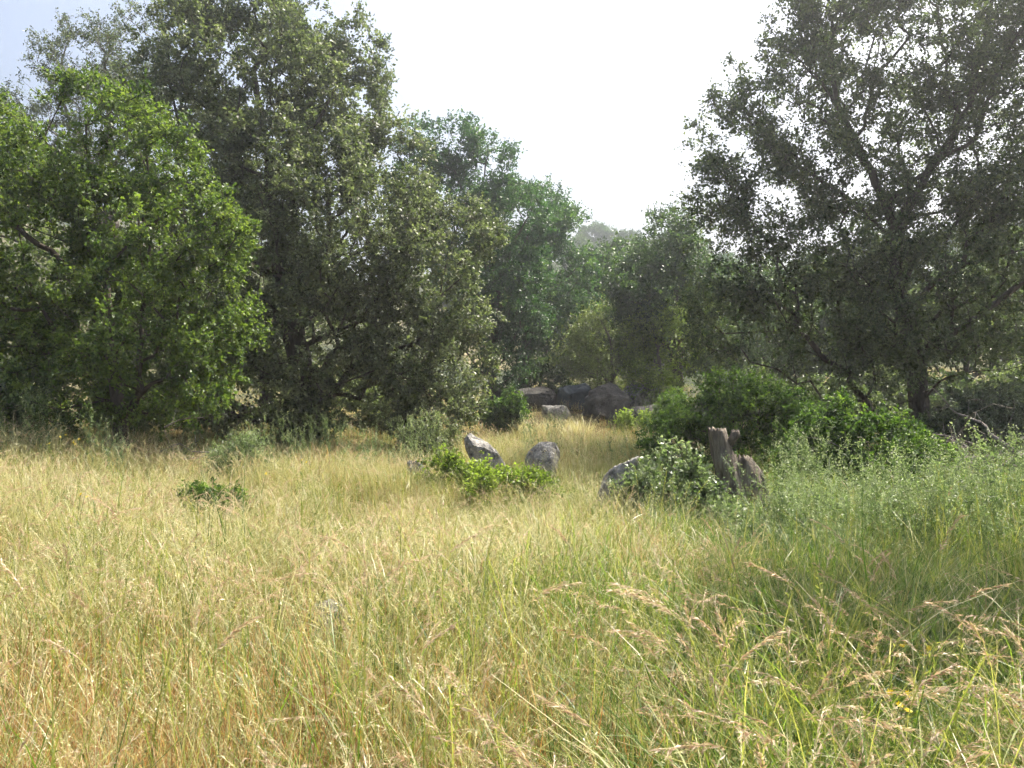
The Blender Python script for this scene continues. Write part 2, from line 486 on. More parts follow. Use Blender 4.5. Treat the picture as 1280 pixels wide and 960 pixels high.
def shrub(name, label, cat, px, D, rx, ry, rd, ncl, leafm, seed, L=.04, W=.025, twl=.16, ntwig=4, nleaf=12, group=None, lobes=None, gap=-.5,
          gapwl=.7, nstem=6, twigs=True, dz=0., up=.5, barkm=None):
    """many-stemmed bush: Empty > stem..., branches, crown; radii in metres"""
    g = np.random.default_rng(seed)
    base = ground(px, D)
    lb = []
    if lobes is None:
        for i in range(7):
            a = g.uniform(0, 6.28); q = g.uniform(0, .55)
            lb.append((base[0] + math.cos(a) * q * rx, base[1] + math.sin(a) * q * rd, base[2] + ry * g.uniform(.35, .62),
                       rx * g.uniform(.4, .62), rd * g.uniform(.4, .62), ry * g.uniform(.32, .45)))
    else:
        for (ox, oy, oz, a, b, c) in lobes: lb.append((base[0] + ox, base[1] + oy, base[2] + oz, a, b, c))
    stems = []
    for i in range(nstem):
        l = lb[i % len(lb)]
        stems.append([base + [0, 0, .05], base + (np.array(l[:3]) - base) * .55 + g.normal(size=3) * .06, np.array(l[:3]) + g.normal(size=3) * .08])
    t = make_tree(name, label, cat, base, np.array(lb), [base - [0, 0, .08], base + [0, 0, .12]], stems, ncl, ntwig, nleaf, twl, L, W, leafm,
                  barkm or M['bark'], .05, seed, gap, gapwl, .45, group=group, r0=.003, zlow=.03, twigs=twigs, up=up)
    for c in t.children:
        if c.name.startswith('limb'): c.name = 'stem'
        elif c.name.startswith('trunk'): c.name = 'root_crown'
    return t

#@TREES
# bright green young oak on the left
D = 13.2; b = ground(150, D)
make_tree('young_oak_tree', 'bright green leafy young oak with low branches down to the grass', 'tree', b,
    px_lobes([(120, 185, 0, 115, 85, 1.3), (60, 320, .2, 110, 120, 1.6), (195, 290, -.2, 105, 75, 1.4), (262, 405, -.5, 68, 48, 1.0), (160, 400, -.5, 110, 70, 1.5),
              (45, 470, 0, 110, 70, 1.5), (262, 492, -.4, 52, 34, .8), (-90, 300, .5, 120, 170, 1.6), (175, 495, -.2, 60, 40, .9), (-60, 170, .5, 100, 60, 1.2),
              (265, 310, -.1, 48, 50, .9), (215, 215, 0, 45, 45, .8)], D),
    [b, at(152, 540, D), at(140, 440, D), at(135, 330, D), at(120, 220, D)],
    [[at(140, 440, D), at(190, 400, D - .4), at(250, 390, D - .6)], [at(138, 400, D), at(80, 330, D + .2), at(20, 280, D)],
     [at(150, 520, D), at(190, 480, D - .3), at(250, 470, D - .5)], [at(135, 340, D), at(190, 280, D), at(240, 250, D)],
     [at(152, 540, D), at(172, 500, D + .2), at(178, 400, D + .4), at(190, 300, D + .3)]],
    1800, 5, 15, .23, .058, .041, M['bright_leaf'], M['bark'], .12, 11, gap=-.02, gapwl=1.15, shell=.5)

# the big olive live oak
D = 18.6; b = ground(380, D)
make_tree('live_oak_tree', 'huge olive green live oak rising above the bright young oak, skirts touching the grass', 'tree', b,
    px_lobes([(310, 95, 0, 130, 105, 2.4), (415, 130, 0, 68, 80, 1.8), (235, 190, .4, 90, 120, 2.2), (425, 290, -.8, 110, 115, 2.4), (555, 345, -.6, 76, 92, 1.8),
              (535, 450, -.8, 82, 75, 1.6), (390, 420, -.5, 100, 100, 2.2), (265, 350, .5, 120, 140, 2.4), (480, 235, -.2, 62, 90, 1.8), (300, 490, 0, 110, 60, 2.0),
              (575, 300, -.3, 52, 52, 1.3), (350, 210, -1.2, 100, 80, 1.8), (300, 10, .2, 90, 60, 1.6), (540, 515, -.8, 60, 40, 1.1), (450, 70, .2, 34, 45, 1.1)], D),
    [b, at(378, 470, D), at(350, 330, D), at(335, 200, D), at(320, 90, D)],
    [[at(365, 400, D), at(440, 320, D - .6), at(520, 300, D - .8)], [at(372, 440, D), at(460, 400, D - .8), at(550, 390, D - 1)],
     [at(355, 350, D), at(270, 280, D), at(220, 200, D + .3)], [at(340, 230, D), at(400, 150, D), at(425, 100, D)],
     [at(345, 290, D), at(410, 230, D - .8), at(470, 190, D - .5)], [at(365, 400, D), at(300, 370, D + .4), at(240, 360, D + .4)]],
    4300, 5, 11, .28, .082, .050, M['olive_leaf'], M['bark'], .32, 12, gap=-.12, gapwl=1.25, shell=.5)

# thin grey oak showing above and behind
D = 22.5; b = ground(130, D)
make_tree('sparse_oak_tree', 'thin grey crowned oak whose airy top shows behind the bright young oak', 'tree', b,
    px_lobes([(110, 75, 0, 62, 50, 1.5), (165, 70, 0, 55, 60, 1.6), (70, 115, 0, 40, 35, 1.0), (150, 160, 0, 90, 70, 2.0), (40, 190, 0, 90, 80, 2), (20, 135, 0, 22, 26, .7)], D),
    [b, at(135, 400, D), at(140, 220, D), at(135, 100, D)],
    [[at(138, 260, D), at(90, 150, D), at(60, 100, D)], [at(140, 220, D), at(180, 120, D), at(190, 60, D)]],
    900, 4, 11, .30, .06, .036, M['grey_leaf'], M['grey_bark'], .2, 13, gap=-.15, gapwl=1.6, shell=.3)

# deeper green oaks behind the live oak
D = 27.5; b = ground(610, D)
make_tree('tall_oak_tree', 'tall deep green oak with sky gaps in its top behind the olive oak', 'tree', b,
    px_lobes([(556, 182, 0, 58, 34, 1.3), (520, 222, 0, 42, 48, 1.4), (605, 215, 0, 42, 44, 1.3), (575, 270, 0, 70, 45, 1.8), (640, 290, 0, 60, 60, 2.0),
              (640, 370, -.4, 50, 60, 1.6), (580, 360, 0, 70, 80, 2.0), (625, 455, -1, 34, 38, 1.0)], D),
    [b, at(612, 470, D), at(622, 380, D), at(595, 290, D), at(565, 200, D)],
    [[at(600, 300, D), at(540, 250, D), at(515, 210, D)], [at(610, 340, D), at(650, 290, D), at(665, 260, D)], [at(590, 280, D), at(605, 220, D), at(610, 195, D)]],
    1200, 5, 12, .36, .09, .058, M['blue_leaf'], M['bark'], .24, 14, gap=-.5, gapwl=1.6, shell=.4, twigs=False)
D = 31; b = ground(655, D)
make_tree('broad_oak_tree', 'broad deep green oak beside the tall oak, shading the rocks', 'tree', b,
    px_lobes([(660, 270, 0, 52, 42, 1.8), (705, 295, 0, 36, 34, 1.4), (690, 350, 0, 58, 55, 2.2), (650, 350, 0, 50, 70, 1.8), (720, 370, -.4, 28, 38, 1.2), (680, 415, 0, 50, 30, 1.6), (660, 435, 0, 40, 30, 1.4)], D),
    [b, at(657, 460, D), at(662, 400, D), at(675, 320, D), at(670, 270, D)],
    [[at(662, 400, D), at(705, 350, D), at(725, 330, D)], [at(670, 350, D), at(640, 300, D), at(630, 270, D)]],
    1050, 5, 11, .40, .1, .064, M['blue_leaf'], M['bark'], .24, 15, gap=-.22, gapwl=2.0, shell=.45, twigs=False)

# big oak on the right, limbs sweeping left and right
D = 16.6; b = ground(1140, D)
hang = []
hg = np.random.default_rng(5)
for px, y0, y1, dd in [(865, 330, 440, .4), (890, 330, 470, .2), (920, 330, 480, 0), (950, 340, 470, .3), (985, 345, 480, -.2), (1010, 360, 470, .3), (1040, 350, 500, 0), (1062, 380, 510, -.3),
                       (1085, 380, 520, .2), (1110, 400, 500, -.5), (1170, 380, 440, .4), (1210, 400, 450, -.3), (1250, 360, 440, .2), (1290, 380, 450, 0), (1020, 420, 520, .5), (1330, 350, 450, 0), (1100, 330, 470, -1.3), (1135, 360, 480, -1.5), (1160, 350, 455, -1.2), (1075, 340, 480, -1.0), (1195, 390, 470, -1.4), (1235, 380, 450, -1.2), (1275, 390, 470, -1.3), (1045, 370, 505, -.9), (875, 300, 430, 0), (855, 350, 450, .3), (935, 350, 470, -.6), (965, 360, 480, -.5), (1125, 300, 420, -1.2), (1180, 300, 420, -1.0)]:
    for k in range(8):
        hang.append(at(px + hg.normal() * 12, y0 + (y1 - y0) * k / 7, D + dd + hg.normal() * .15))
make_tree('spreading_oak_tree', 'wide dark oak with arching limbs and drooping twigs above the brush pile', 'tree', b,
    px_lobes([(1000, 130, .4, 90, 100, 2.0), (1120, 60, .5, 140, 110, 2.2), (1240, 150, .4, 110, 110, 2.2), (1060, 225, 0, 110, 62, 1.8), (925, 190, 0, 46, 72, 1.2),
              (1120, -80, .6, 190, 80, 2.2), (1350, 60, .5, 150, 190, 2.4), (905, 395, .2, 50, 60, 1.0), (985, 285, 0, 85, 42, 1.4), (1180, 280, .2, 90, 46, 1.8),
              (1300, 300, 0, 100, 80, 2.0), (1050, 0, 0, 80, 70, 1.6), (890, 285, .4, 34, 26, .8), (1230, 400, .6, 80, 40, 1.2), (1400, -60, .4, 160, 90, 2.2), (1040, 390, .2, 60, 60, 1.2), (960, 350, 0, 60, 40, 1.0), (1110, 440, -.3, 50, 50, .9), (1090, 345, .8, 70, 30, 1.2), (1085, 335, -1.6, 85, 50, .8), (1180, 335, -1.5, 85, 50, .8), (1150, 405, -1.7, 70, 45, .5), (898, 245, 0, 38, 55, 1.0), (885, 150, .2, 24, 34, .7), (1250, 260, -1.2, 80, 60, .9)], D),
    [b, at(1150, 520, D), at(1141, 440, D), at(1124, 370, D), at(1116, 320, D), at(1118, 285, D)],
    [[at(1118, 285, D), at(1088, 215, D + .3), at(1045, 130, D + .2), at(1036, 10, D)], [at(1118, 285, D), at(1160, 215, D + .4), at(1215, 120, D + .5), at(1240, -20, D + .4)],
    
    [at(1118, 335, D), at(1070, 312, D - .2), at(1010, 322, D - .3), at(955, 345, D - .2), at(915, 385, D)],
     [at(1125, 400, D), at(1180, 345, D + .2), at(1250, 320, D + .1), at(1350, 300, D)],
     [at(1132, 440, D), at(1175, 425, D - .5), at(1220, 395, D - .8), at(1290, 345, D - .8)],
     [at(1140, 510, D), at(1185, 470, D - .8), at(1240, 462, D - 1.2), at(1320, 450, D - 1.4)],
     [at(1120, 300, D), at(1050, 240, D), at(980, 200, D), at(920, 180, D)],
     [at(1122, 250, D), at(1190, 190, D), at(1270, 150, D)],
     [at(1060, 160, D), at(1020, 100, D), at(980, 60, D)],
     [at(1200, 150, D), at(1260, 60, D), at(1330, -20, D)],
     [at(1128, 430, D), at(1085, 450, D - .5), at(1040, 470, D - .7), at(1015, 500, D - .7)],
     [at(1132, 470, D), at(1150, 490, D - .6), at(1100, 520, D - .8), at(1060, 545, D - .9)]],
    4500, 5, 10, .30, .070, .046, M['dark_leaf'], M['bark'], .20, 16, gap=-.15, gapwl=1.1, shell=.35, droop=.12, extra_tips=np.array(hang), lift=.03)

# the oak beyond the right edge of the view whose crown shades the right foreground
b = np.array([8.4, 6.6, float(H(8.4, 6.6))])
make_tree('neighbouring_oak_tree', 'neighbouring oak whose high crown throws the shade on the green grass', 'tree', b,
    np.array([(5.0, 6.8, 6.9, .9, 1.0, .7), (6.1, 7.0, 7.0, 1.2, 1.2, .8), (7.4, 7.2, 7.1, 1.4, 1.3, .9), (8.9, 7.5, 7.2, 1.5, 1.4, 1.0), (8.6, 7.2, 6.9, 1.6, 1.6, 1.2), (10.2, 6.8, 6.6, 1.5, 1.5, 1.2)]),
    [b, b + [0, .1, 1.5], b + [-.2, .2, 3.4], b + [-.3, .5, 5.6]],
    [[b + [-.2, .2, 3.4], b + [-1.6, .8, 5.6], b + [-2.6, .6, 6.8], b + [-3.4, .3, 7.0]], [b + [-.2, .2, 3.0], b + [1.0, 0, 4.8], b + [1.8, 0, 6.2]]],
    1200, 4, 9, .32, .13, .09, M['dark_leaf'], M['bark'], .2, 18, gap=-.9, gapwl=1.3, shell=.3, twigs=False)

# dark oak filling the shade behind the live oak
D = 25; b = ground(330, D)
make_tree('shaded_oak_tree', 'dark shaded oak filling the gloom behind the olive oak', 'tree', b,
    px_lobes([(330, 330, 0, 150, 110, 2.0), (220, 420, 0, 140, 90, 1.8), (430, 430, 0, 130, 90, 1.8), (60, 400, 0, 130, 110, 1.8), (-10, 260, 0, 110, 90, 1.8), (540, 470, 0, 60, 50, 1.3), (330, 490, 0, 200, 40, 1.5)], D),
    [b, at(332, 440, D), at(330, 330, D)], [[at(331, 440, D), at(220, 400, D), at(120, 380, D)], [at(331, 440, D), at(430, 410, D), at(520, 440, D)]],
    1400, 4, 9, .45, .125, .08, M['dark_leaf'], M['bark'], .3, 17, gap=-1.2, gapwl=2, shell=.2, twigs=False)

# hillside: oaks copied from three kinds
def copy_tree(src, loc, rz, sc, label=None):
    c = src.copy(); COL.objects.link(c)
    c.location = loc; c.rotation_euler = (0, 0, rz); c.scale = (sc, sc, sc)
    if label: c['label'] = label
    for ch in src.children:
        d = ch.copy(); COL.objects.link(d); d.parent = c
    return c

def kind_tree(name, label, group, px, D, lobes, ncl, L, W, leafm, seed, ht, ntwig=4, nleaf=10, twl=.5, gap=-.25, barkm=None):
    b = ground(px, D)
    lb = np.array([(b[0] + a, b[1] + c, b[2] + z, r1, r2, r3) for (a, c, z, r1, r2, r3) in lobes])
    return make_tree(name, label, 'tree', b, lb, [b, b + [.1, 0, ht * .3], b + [.05, .1, ht * .6]], [], ncl, ntwig, nleaf, twl, L, W, leafm, barkm or M['bark'], ht * .03, seed,
                     gap=gap, gapwl=1.8, shell=.4, group=group, twigs=False)
HG = 'oaks on the hillside beyond the rocks'
k1 = kind_tree('hill_oak_tree', 'round green oak growing on the hazy hillside beyond the rocks', HG, 806, 52, [(0, 0, 4.8, 2.4, 2.2, 1.7), (-1.4, 0, 3.4, 1.8, 1.8, 1.5), (1.5, .3, 3.6, 1.8, 1.8, 1.5), (.2, 0, 6.0, 1.3, 1.3, .9)], 520, .17, .11, M['hill_leaf'], 31, 6.5)
k2 = kind_tree('hill_oak_tree', 'low spreading deep green oak on the hazy hillside beyond the rocks', HG, 760, 70, [(0, 0, 3.6, 2.6, 2.2, 1.5), (-1.8, 0, 2.6, 1.5, 1.5, 1.2), (1.9, 0, 2.8, 1.6, 1.5, 1.3)], 420, .2, .13, M['blue_leaf'], 32, 5)
hr = np.random.default_rng(41)
spots = [(752, 52), (778, 58), (850, 56), (735, 64), (700, 62), (890, 60), (830, 75), (790, 84), (745, 88), (860, 90), (905, 80), (940, 70), (985, 62), (1035, 75), (1090, 66), (1150, 74), (1215, 64), (1270, 72),
         (815, 104), (765, 108), (725, 106), (878, 108), (660, 90), (600, 96), (955, 100), (1010, 96), (1120, 100), (1190, 96), (840, 118), (785, 120), (905, 122), (1260, 104), (1330, 80), (560, 80), (1070, 110), (745, 126), (865, 128)]
for i, (px, d) in enumerate(spots):
    s = (k1, k2)[int(hr.integers(2))]
    copy_tree(s, ground(px, d, -.1), hr.uniform(0, 6.28), hr.uniform(.75, 1.2))

kind_tree('round_oak_tree', 'rounded grey green oak rising behind the pale willow', None, 842, 27.0, [(-.2, 0, 5.0, 1.3, 1.4, 1.0), (-1.0, -.4, 4.2, 1.1, 1.5, .9), (.9, 0, 4.2, 1.2, 1.3, 1.1), (-.1, 0, 5.9, .8, .9, .6), (.2, 0, 3.2, 1.4, 1.5, 1.0), (-1.6, -.8, 3.7, 1.0, 1.3, .7)], 700, .095, .06, M['hill_leaf'], 30, 6.6, nleaf=12)
# pale trees at the foot of the hill, beyond the rocks
kind_tree('pale_willow_tree', 'pale olive airy willow behind the dark boulder', None, 762, 28.0, [(-.2, 0, 2.7, 1.0, .8, .8), (.7, 0, 2.1, .9, .8, .8), (-.9, .1, 1.9, .8, .8, .7), (.2, 0, 1.4, 1.1, .8, .7)], 380, .085, .035, M['willow_leaf'], 33, 4.4, nleaf=14, gap=-.4, barkm=M['grey_bark'])
kind_tree('lime_green_tree', 'slender lime green tree between the willow and the wide oak', None, 822, 26.0, [(0, 0, 2.6, .8, .8, .7), (.3, 0, 2.1, 1.0, .8, .9), (-.3, 0, 1.4, .8, .8, .8), (.1, .1, .7, .7, .7, .5)], 300, .075, .05, M['lime_leaf'], 34, 3.6, nleaf=12, gap=-.3, barkm=M['grey_bark'])
kind_tree('backdrop_oak_tree', 'dull green oak seen through the drooping twigs of the wide oak', None, 945, 30, [(0, 0, 4.2, 2.2, 1.6, 1.5), (-1.2, 0, 3.0, 1.5, 1.4, 1.2), (1.4, 0, 2.8, 1.7, 1.5, 1.4), (.4, 0, 1.6, 2.2, 1.5, 1.0)], 520, .10, .06, M['hill_leaf'], 35, 5.2, nleaf=12, gap=-.3)
kind_tree('leaning_backdrop_oak_tree', 'grey green oak growing behind the wide oak and its brush pile', None, 1205, 27, [(0, 0, 3.8, 2.4, 1.6, 1.4), (-1.9, 0, 2.6, 1.4, 1.4, 1.2), (1.8, 0, 2.8, 1.7, 1.5, 1.4)], 480, .09, .055, M['dark_leaf'], 36, 4.8, nleaf=12, gap=-.25)

for px, d, sc, lab in [(764, 36, 1.0, 'oak filling the gap between the broad oak and the rounded oak'), (790, 42, 1.1, 'oak showing above the pale willow on the rising slope'), (1010, 33, .9, 'oak half hidden by the drooping twigs of the wide oak'), (1085, 29, .75, 'small oak behind the trunk of the wide oak'), (1290, 31, 1.0, 'oak closing the gap behind the grey green shrub'), (1150, 37, 1.0, 'tall oak on the slope behind the wide oak'), (885, 36, .8, 'oak between the lime tree and the wide oak')]:
    copy_tree(k1, ground(px, d, -.1), d * 1.7, sc, lab)['group'] = 'oaks behind the wide oak'

# ------------------------------------------------------------------ shrubs
shrub('green_bush', 'large green bush standing behind the broken stump', 'bush', 925, 11.9, 1.3, 1.6, .9, 760, M['bush_leaf'], 51, .045, .03, .17, 4, 14, gap=-.3,
      lobes=[(-.85, 0, .6, .5, .6, .5), (-.25, .1, 1.05, .6, .6, .5), (.4, 0, .95, .6, .6, .55), (.85, .1, .8, .5, .6, .5), (.1, -.3, .45, 1.0, .5, .42), (-.1, 0, 1.42, .4, .4, .28), (1.2, .1, .8, .45, .5, .45)])
shrub('rounded_bush', 'rounded dark green bush between the large green bush and the brush pile', 'bush', 1098, 10.2, .9, 1.2, .8, 560, M['bush_leaf'], 52, .045, .03, .16, 4, 14, gap=-.3,
      lobes=[(0, 0, .66, .62, .6, .52), (.42, -.1, .52, .42, .5, .44), (-.5, .1, .72, .5, .5, .5), (.1, -.2, .3, .8, .5, .3), (-.25, .1, 1.08, .4, .4, .26), (-.75, .15, .5, .35, .45, .42)])
shrub('bramble_bush', 'pale leaved bramble bush in front of the broken stump', 'bush', 836, 9.0, .6, .8, .5, 300, M['bramble_leaf'], 53, .045, .03, .15, 4, 10, gap=.05, gapwl=.35,
      lobes=[(0, 0, .45, .36, .4, .36), (-.25, 0, .3, .3, .35, .26), (.3, -.1, .25, .36, .35, .24), (.55, -.35, .14, .3, .3, .16), (0, -.2, .72, .2, .25, .14)], barkm=M['grey_bark'])
for px, d, rx, ry, n, sd, lab in [(553, 10.5, .40, .50, 110, 54, 'low yellow green shrub beside the small pale rock'), (610, 10.2, .50, .54, 130, 55, 'low yellow green shrub in front of the tilted granite boulder'),
                             (668, 10.2, .40, .46, 80, 56, 'small ragged green shrub in front of the round granite boulder')]:
    shrub('low_shrub', lab, 'shrub', px, d, rx, ry, rx, n, M['lime_leaf'], sd, .045, .026, .14, 4, 10, group='low shrubs in the meadow', nstem=5, gap=-.05, gapwl=.4)
shrub('sage_shrub', 'grey green leafy shrub behind the brush pile', 'shrub', 1235, 14.5, 1.05, 1.45, .9, 520, M['sage_leaf'], 57, .05, .026, .18, 4, 13, barkm=M['grey_bark'])
shrub('feathery_shrub', 'small feathery green shrub at the foot of the young oak', 'shrub', 300, 11.6, .7, .72, .5, 200, M['weed'], 58, .07, .010, .2, 4, 12, gap=0., gapwl=.5)
shrub('leafy_sprout', 'small leafy green plant below the feathery shrub', 'shrub', 262, 8.8, .34, .62, .3, 130, M['bush_leaf'], 59, .045, .028, .11, 4, 10)
shrub('shade_shrub', 'dark shrub under the olive oak skirts', 'shrub', 365, 17.2, 1.0, .95, .7, 200, M['dark_leaf'], 60, .06, .034, .2, 4, 10, twigs=False)
shrub('oak_sapling', 'pale oak sapling at the edge of the olive oak', 'sapling', 535, 15.4, .6, .95, .6, 200, M['olive_leaf'], 61, .05, .03, .16, 4, 10)
shrub('hillfoot_bush', 'green bush against the flat topped wide rock', 'bush', 632, 22.5, .7, 1.2, .6, 220, M['bush_leaf'], 62, .07, .045, .2, 4, 11, twigs=False)
shrub('outcrop_bush', 'tall dull bush growing over the flat topped wide rock', 'bush', 686, 28.6, 1.5, 2.2, .8, 260, M['hill_leaf'], 95, .08, .05, .25, 4, 10, twigs=False)
shrub('boulder_bush', 'ragged sprig of green growing against the large dark boulder', 'bush', 795, 22.0, .5, .7, .4, 90, M['lime_leaf'], 63, .06, .04, .17, 4, 9, gap=-.1)
shrub('rockside_bush', 'green bush beneath the lime tree beside the dark boulder', 'bush', 838, 20.5, .8, 1.2, .6, 260, M['bush_leaf'], 64, .065, .042, .2, 4, 11, twigs=False)
def copies(kinds, spots, seed):
    g = np.random.default_rng(seed)
    for i, (px, d, sc) in enumerate(spots):
        copy_tree(kinds[i % len(kinds)], ground(px, d), g.uniform(0, 6.28), sc)
TL, TG = 'dull green bush in the thicket behind the wide oak', 'thicket bushes behind the wide oak'
t1 = shrub('thicket_bush', TL, 'bush', 985, 19.5, 1.1, 1.5, .9, 300, M['dark_leaf'], 65, .07, .045, .22, 4, 11, twigs=False, group=TG, gap=-.2)
t2 = shrub('thicket_bush', TL, 'bush', 1060, 21, 1.3, 1.4, .9, 300, M['dark_leaf'], 66, .07, .045, .22, 4, 11, twigs=False, group=TG, gap=-.2)
copies((t1, t2), [(1165, 14.6, .62), (1150, 18.5, .7), (900, 21, .9), (1330, 19, 1.2), (1255, 23, 1.3), (1190, 24, 1.3), (1110, 25, 1.35), (1020, 25.5, 1.25), (940, 25, 1.2), (1295, 21, 1.2), (1075, 28, 1.5)], 70)
UL, UG = 'dark bush in the deep shade behind the young oak', 'understory bushes beneath the oaks'
u1 = shrub('understory_bush', UL, 'bush', 30, 17, 1.3, 1.6, .9, 260, M['dark_leaf'], 73, .07, .045, .22, 4, 11, twigs=False, group=UG)
copies((u1,), [(165, 18.5, .95), (470, 21, 1.0), (-60, 14.5, .75)], 71)

# ------------------------------------------------------------------ rocks
def ico(sub):
    import bmesh
    bm = bmesh.new(); bmesh.ops.create_icosphere(bm, subdivisions=sub, radius=1)
    v = np.array([x.co[:] for x in bm.verts]); f = np.array([[x.index for x in p.verts] for p in bm.faces]); bm.free()
    return v, f
def rock(label, px, D, w, h, d, mat, seed, group, lean=0., cat='boulder', name='boulder', sink=.3, sub=5, cuts=15, dz=0.):
    g = np.random.default_rng(seed)
    v, f = ico(sub)
    for _ in range(cuts):                                 # split faces, as granite breaks
        n = unit(g.normal(size=3)); c = g.uniform(.36, .8)
        dd = v @ n - c
        v = v - np.where(dd > 0, dd, 0)[:, None] * n * .92
    v = np.sign(v) * np.abs(v) ** .66
    v = v * (1 + .045 * Noise(.8, 12, 3, seed)(v)[:, None] + .03 * Noise(.25, 12, 3, seed + 1)(v)[:, None] + .012 * Noise(.09, 12, 3, seed + 2)(v)[:, None])
    v = v / np.abs(v).max(0)
    v = v * np.array([w / 2, d / 2, h * .5 / (1 - sink)])
    v[:, 0] += lean * v[:, 2]
    p = ground(px, D, h * .5 - h * sink * .5 + dz)
    o = add_obj(name, new_mesh(name, v, tris=f, mat=mat, smooth=True), None, p)
    tag(o, label, cat, group)
    return o
RG = 'granite boulders in the meadow'
rock('tilted grey granite boulder with a bright edge behind the low shrub', 611, 12.4, .60, .76, .6, M['granite'], 81, RG, lean=-.35)
rock('rounded pale granite boulder beside the tilted one', 677, 12.8, .60, .58, .6, M['granite'], 82, RG, lean=.2)
rock('small pale rock half hidden beside the low yellow green shrub', 521, 10.9, .36, .46, .3, M['granite'], 83, RG)
rock('grey granite rock tucked against the bramble bush', 764, 9.4, .40, .70, .35, M['granite'], 84, RG, lean=.3)
rock('low pale rock sunk in the dry foreground grass', 408, 4.9, .26, .36, .26, M['granite'], 85, RG)
rock('low grey rock in the shaded green grass', 1005, 4.7, .24, .38, .25, M['granite'], 86, RG)
OG = 'rocks of the outcrop at the foot of the hill'
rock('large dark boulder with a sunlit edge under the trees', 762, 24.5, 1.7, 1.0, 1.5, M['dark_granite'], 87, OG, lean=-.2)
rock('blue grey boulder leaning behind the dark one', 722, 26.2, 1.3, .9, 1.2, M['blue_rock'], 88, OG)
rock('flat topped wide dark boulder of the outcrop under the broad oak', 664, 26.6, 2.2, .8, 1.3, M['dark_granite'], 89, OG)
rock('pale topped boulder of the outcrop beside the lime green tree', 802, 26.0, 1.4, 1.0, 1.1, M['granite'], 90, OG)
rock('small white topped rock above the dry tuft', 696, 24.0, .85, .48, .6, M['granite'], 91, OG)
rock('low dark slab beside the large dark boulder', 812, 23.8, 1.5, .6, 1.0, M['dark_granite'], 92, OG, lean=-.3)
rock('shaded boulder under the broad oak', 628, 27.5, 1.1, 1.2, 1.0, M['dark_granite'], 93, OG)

# ------------------------------------------------------------------ broken stump
def ridged_tube(path, radii, sides=40, seed=0, amp=.16, jag=.06):
    g = np.random.default_rng(seed)
    path = densify(path, .03, 0); n = len(path)
    rr = np.interp(np.linspace(0, 1, n), np.linspace(0, 1, len(radii)), radii)
    a = np.arange(sides) / sides * 2 * np.pi
    prof = 1 + amp * (np.sin(3 * a + g.uniform(0, 6)) * .6 + np.sin(5 * a + g.uniform(0, 6)) * .4 + np.sin(11 * a + g.uniform(0, 6)) * .12)
    V = []
    nz = Noise(.12, 10, 3, seed)
    for i in range(n):
        w = np.stack([np.cos(a), np.sin(a), 0 * a], -1) * (rr[i] * prof)[:, None]
        p = path[i] + w
        p += w * (.10 * nz(p * [1, 1, .35]))[:, None]
        V.append(p)
    V = np.array(V)
    V[-1, :, 2] += g.uniform(-jag, jag, sides); V[-2, :, 2] += g.uniform(-jag * .3, jag * .3, sides)
    inner = V[-1] * .55 + V[-1].mean(0) * .45; inner[:, 2] -= .09
    V = np.concatenate([V, inner[None]])
    m = len(V)
    b = (np.arange(m - 1) * sides)[:, None]; k = np.arange(sides)[None]; k2 = (k + 1) % sides
    Q = np.stack([b + k, b + k2, b + sides + k2, b + sides + k], -1).reshape(-1, 4)
    VV = np.vstack([V.reshape(-1, 3), V[-1].mean(0) - [0, 0, .05]])
    c = len(VV) - 1; l = (m - 1) * sides
    T = np.stack([l + np.arange(sides), l + (np.arange(sides) + 1) % sides, np.full(sides, c)], -1)
    return VV, Q, T
D = 9.3; b = ground(915, D)
st = empty('tree_stump', b)
tag(st, 'broken weathered tree stump with a tall split post in the weeds', 'stump')
def stump_part(nm, path, radii, **k):
    v, q, t = ridged_tube([np.asarray(p) - b for p in path], radii, **k)
    return add_obj(nm, new_mesh(nm, v, q, t, M['stump'], True), st)
stump_part('post', [at(920, 660, D), at(914, 610, D), at(907, 578, D), at(901, 555, D), at(896, 536, D)], [.20, .17, .135, .12, .085], seed=3, amp=.09, jag=.025)
stump_part('side_trunk', [at(942, 660, D + .1), at(941, 625, D + .1), at(936, 598, D + .08), at(928, 572, D + .08)], [.22, .20, .185, .10], seed=4, amp=.10, jag=.035)
stump_part('shoulder', [at(955, 660, D - .02), at(953, 615, D), at(950, 590, D + .05)], [.09, .085, .04], seed=7, amp=.08, jag=.03)
stump_part('broken_branch', [at(908, 560, D), at(914, 550, D - .02), at(919, 545, D - .03), at(919, 538, D - .03)], [.05, .06, .062, .04], seed=6, amp=.06, jag=.015)
stump_part('root_flare', [at(888, 662, D - .1), at(900, 640, D - .05), at(912, 605, D)], [.10, .10, .07], seed=8, amp=.08, jag=.02)

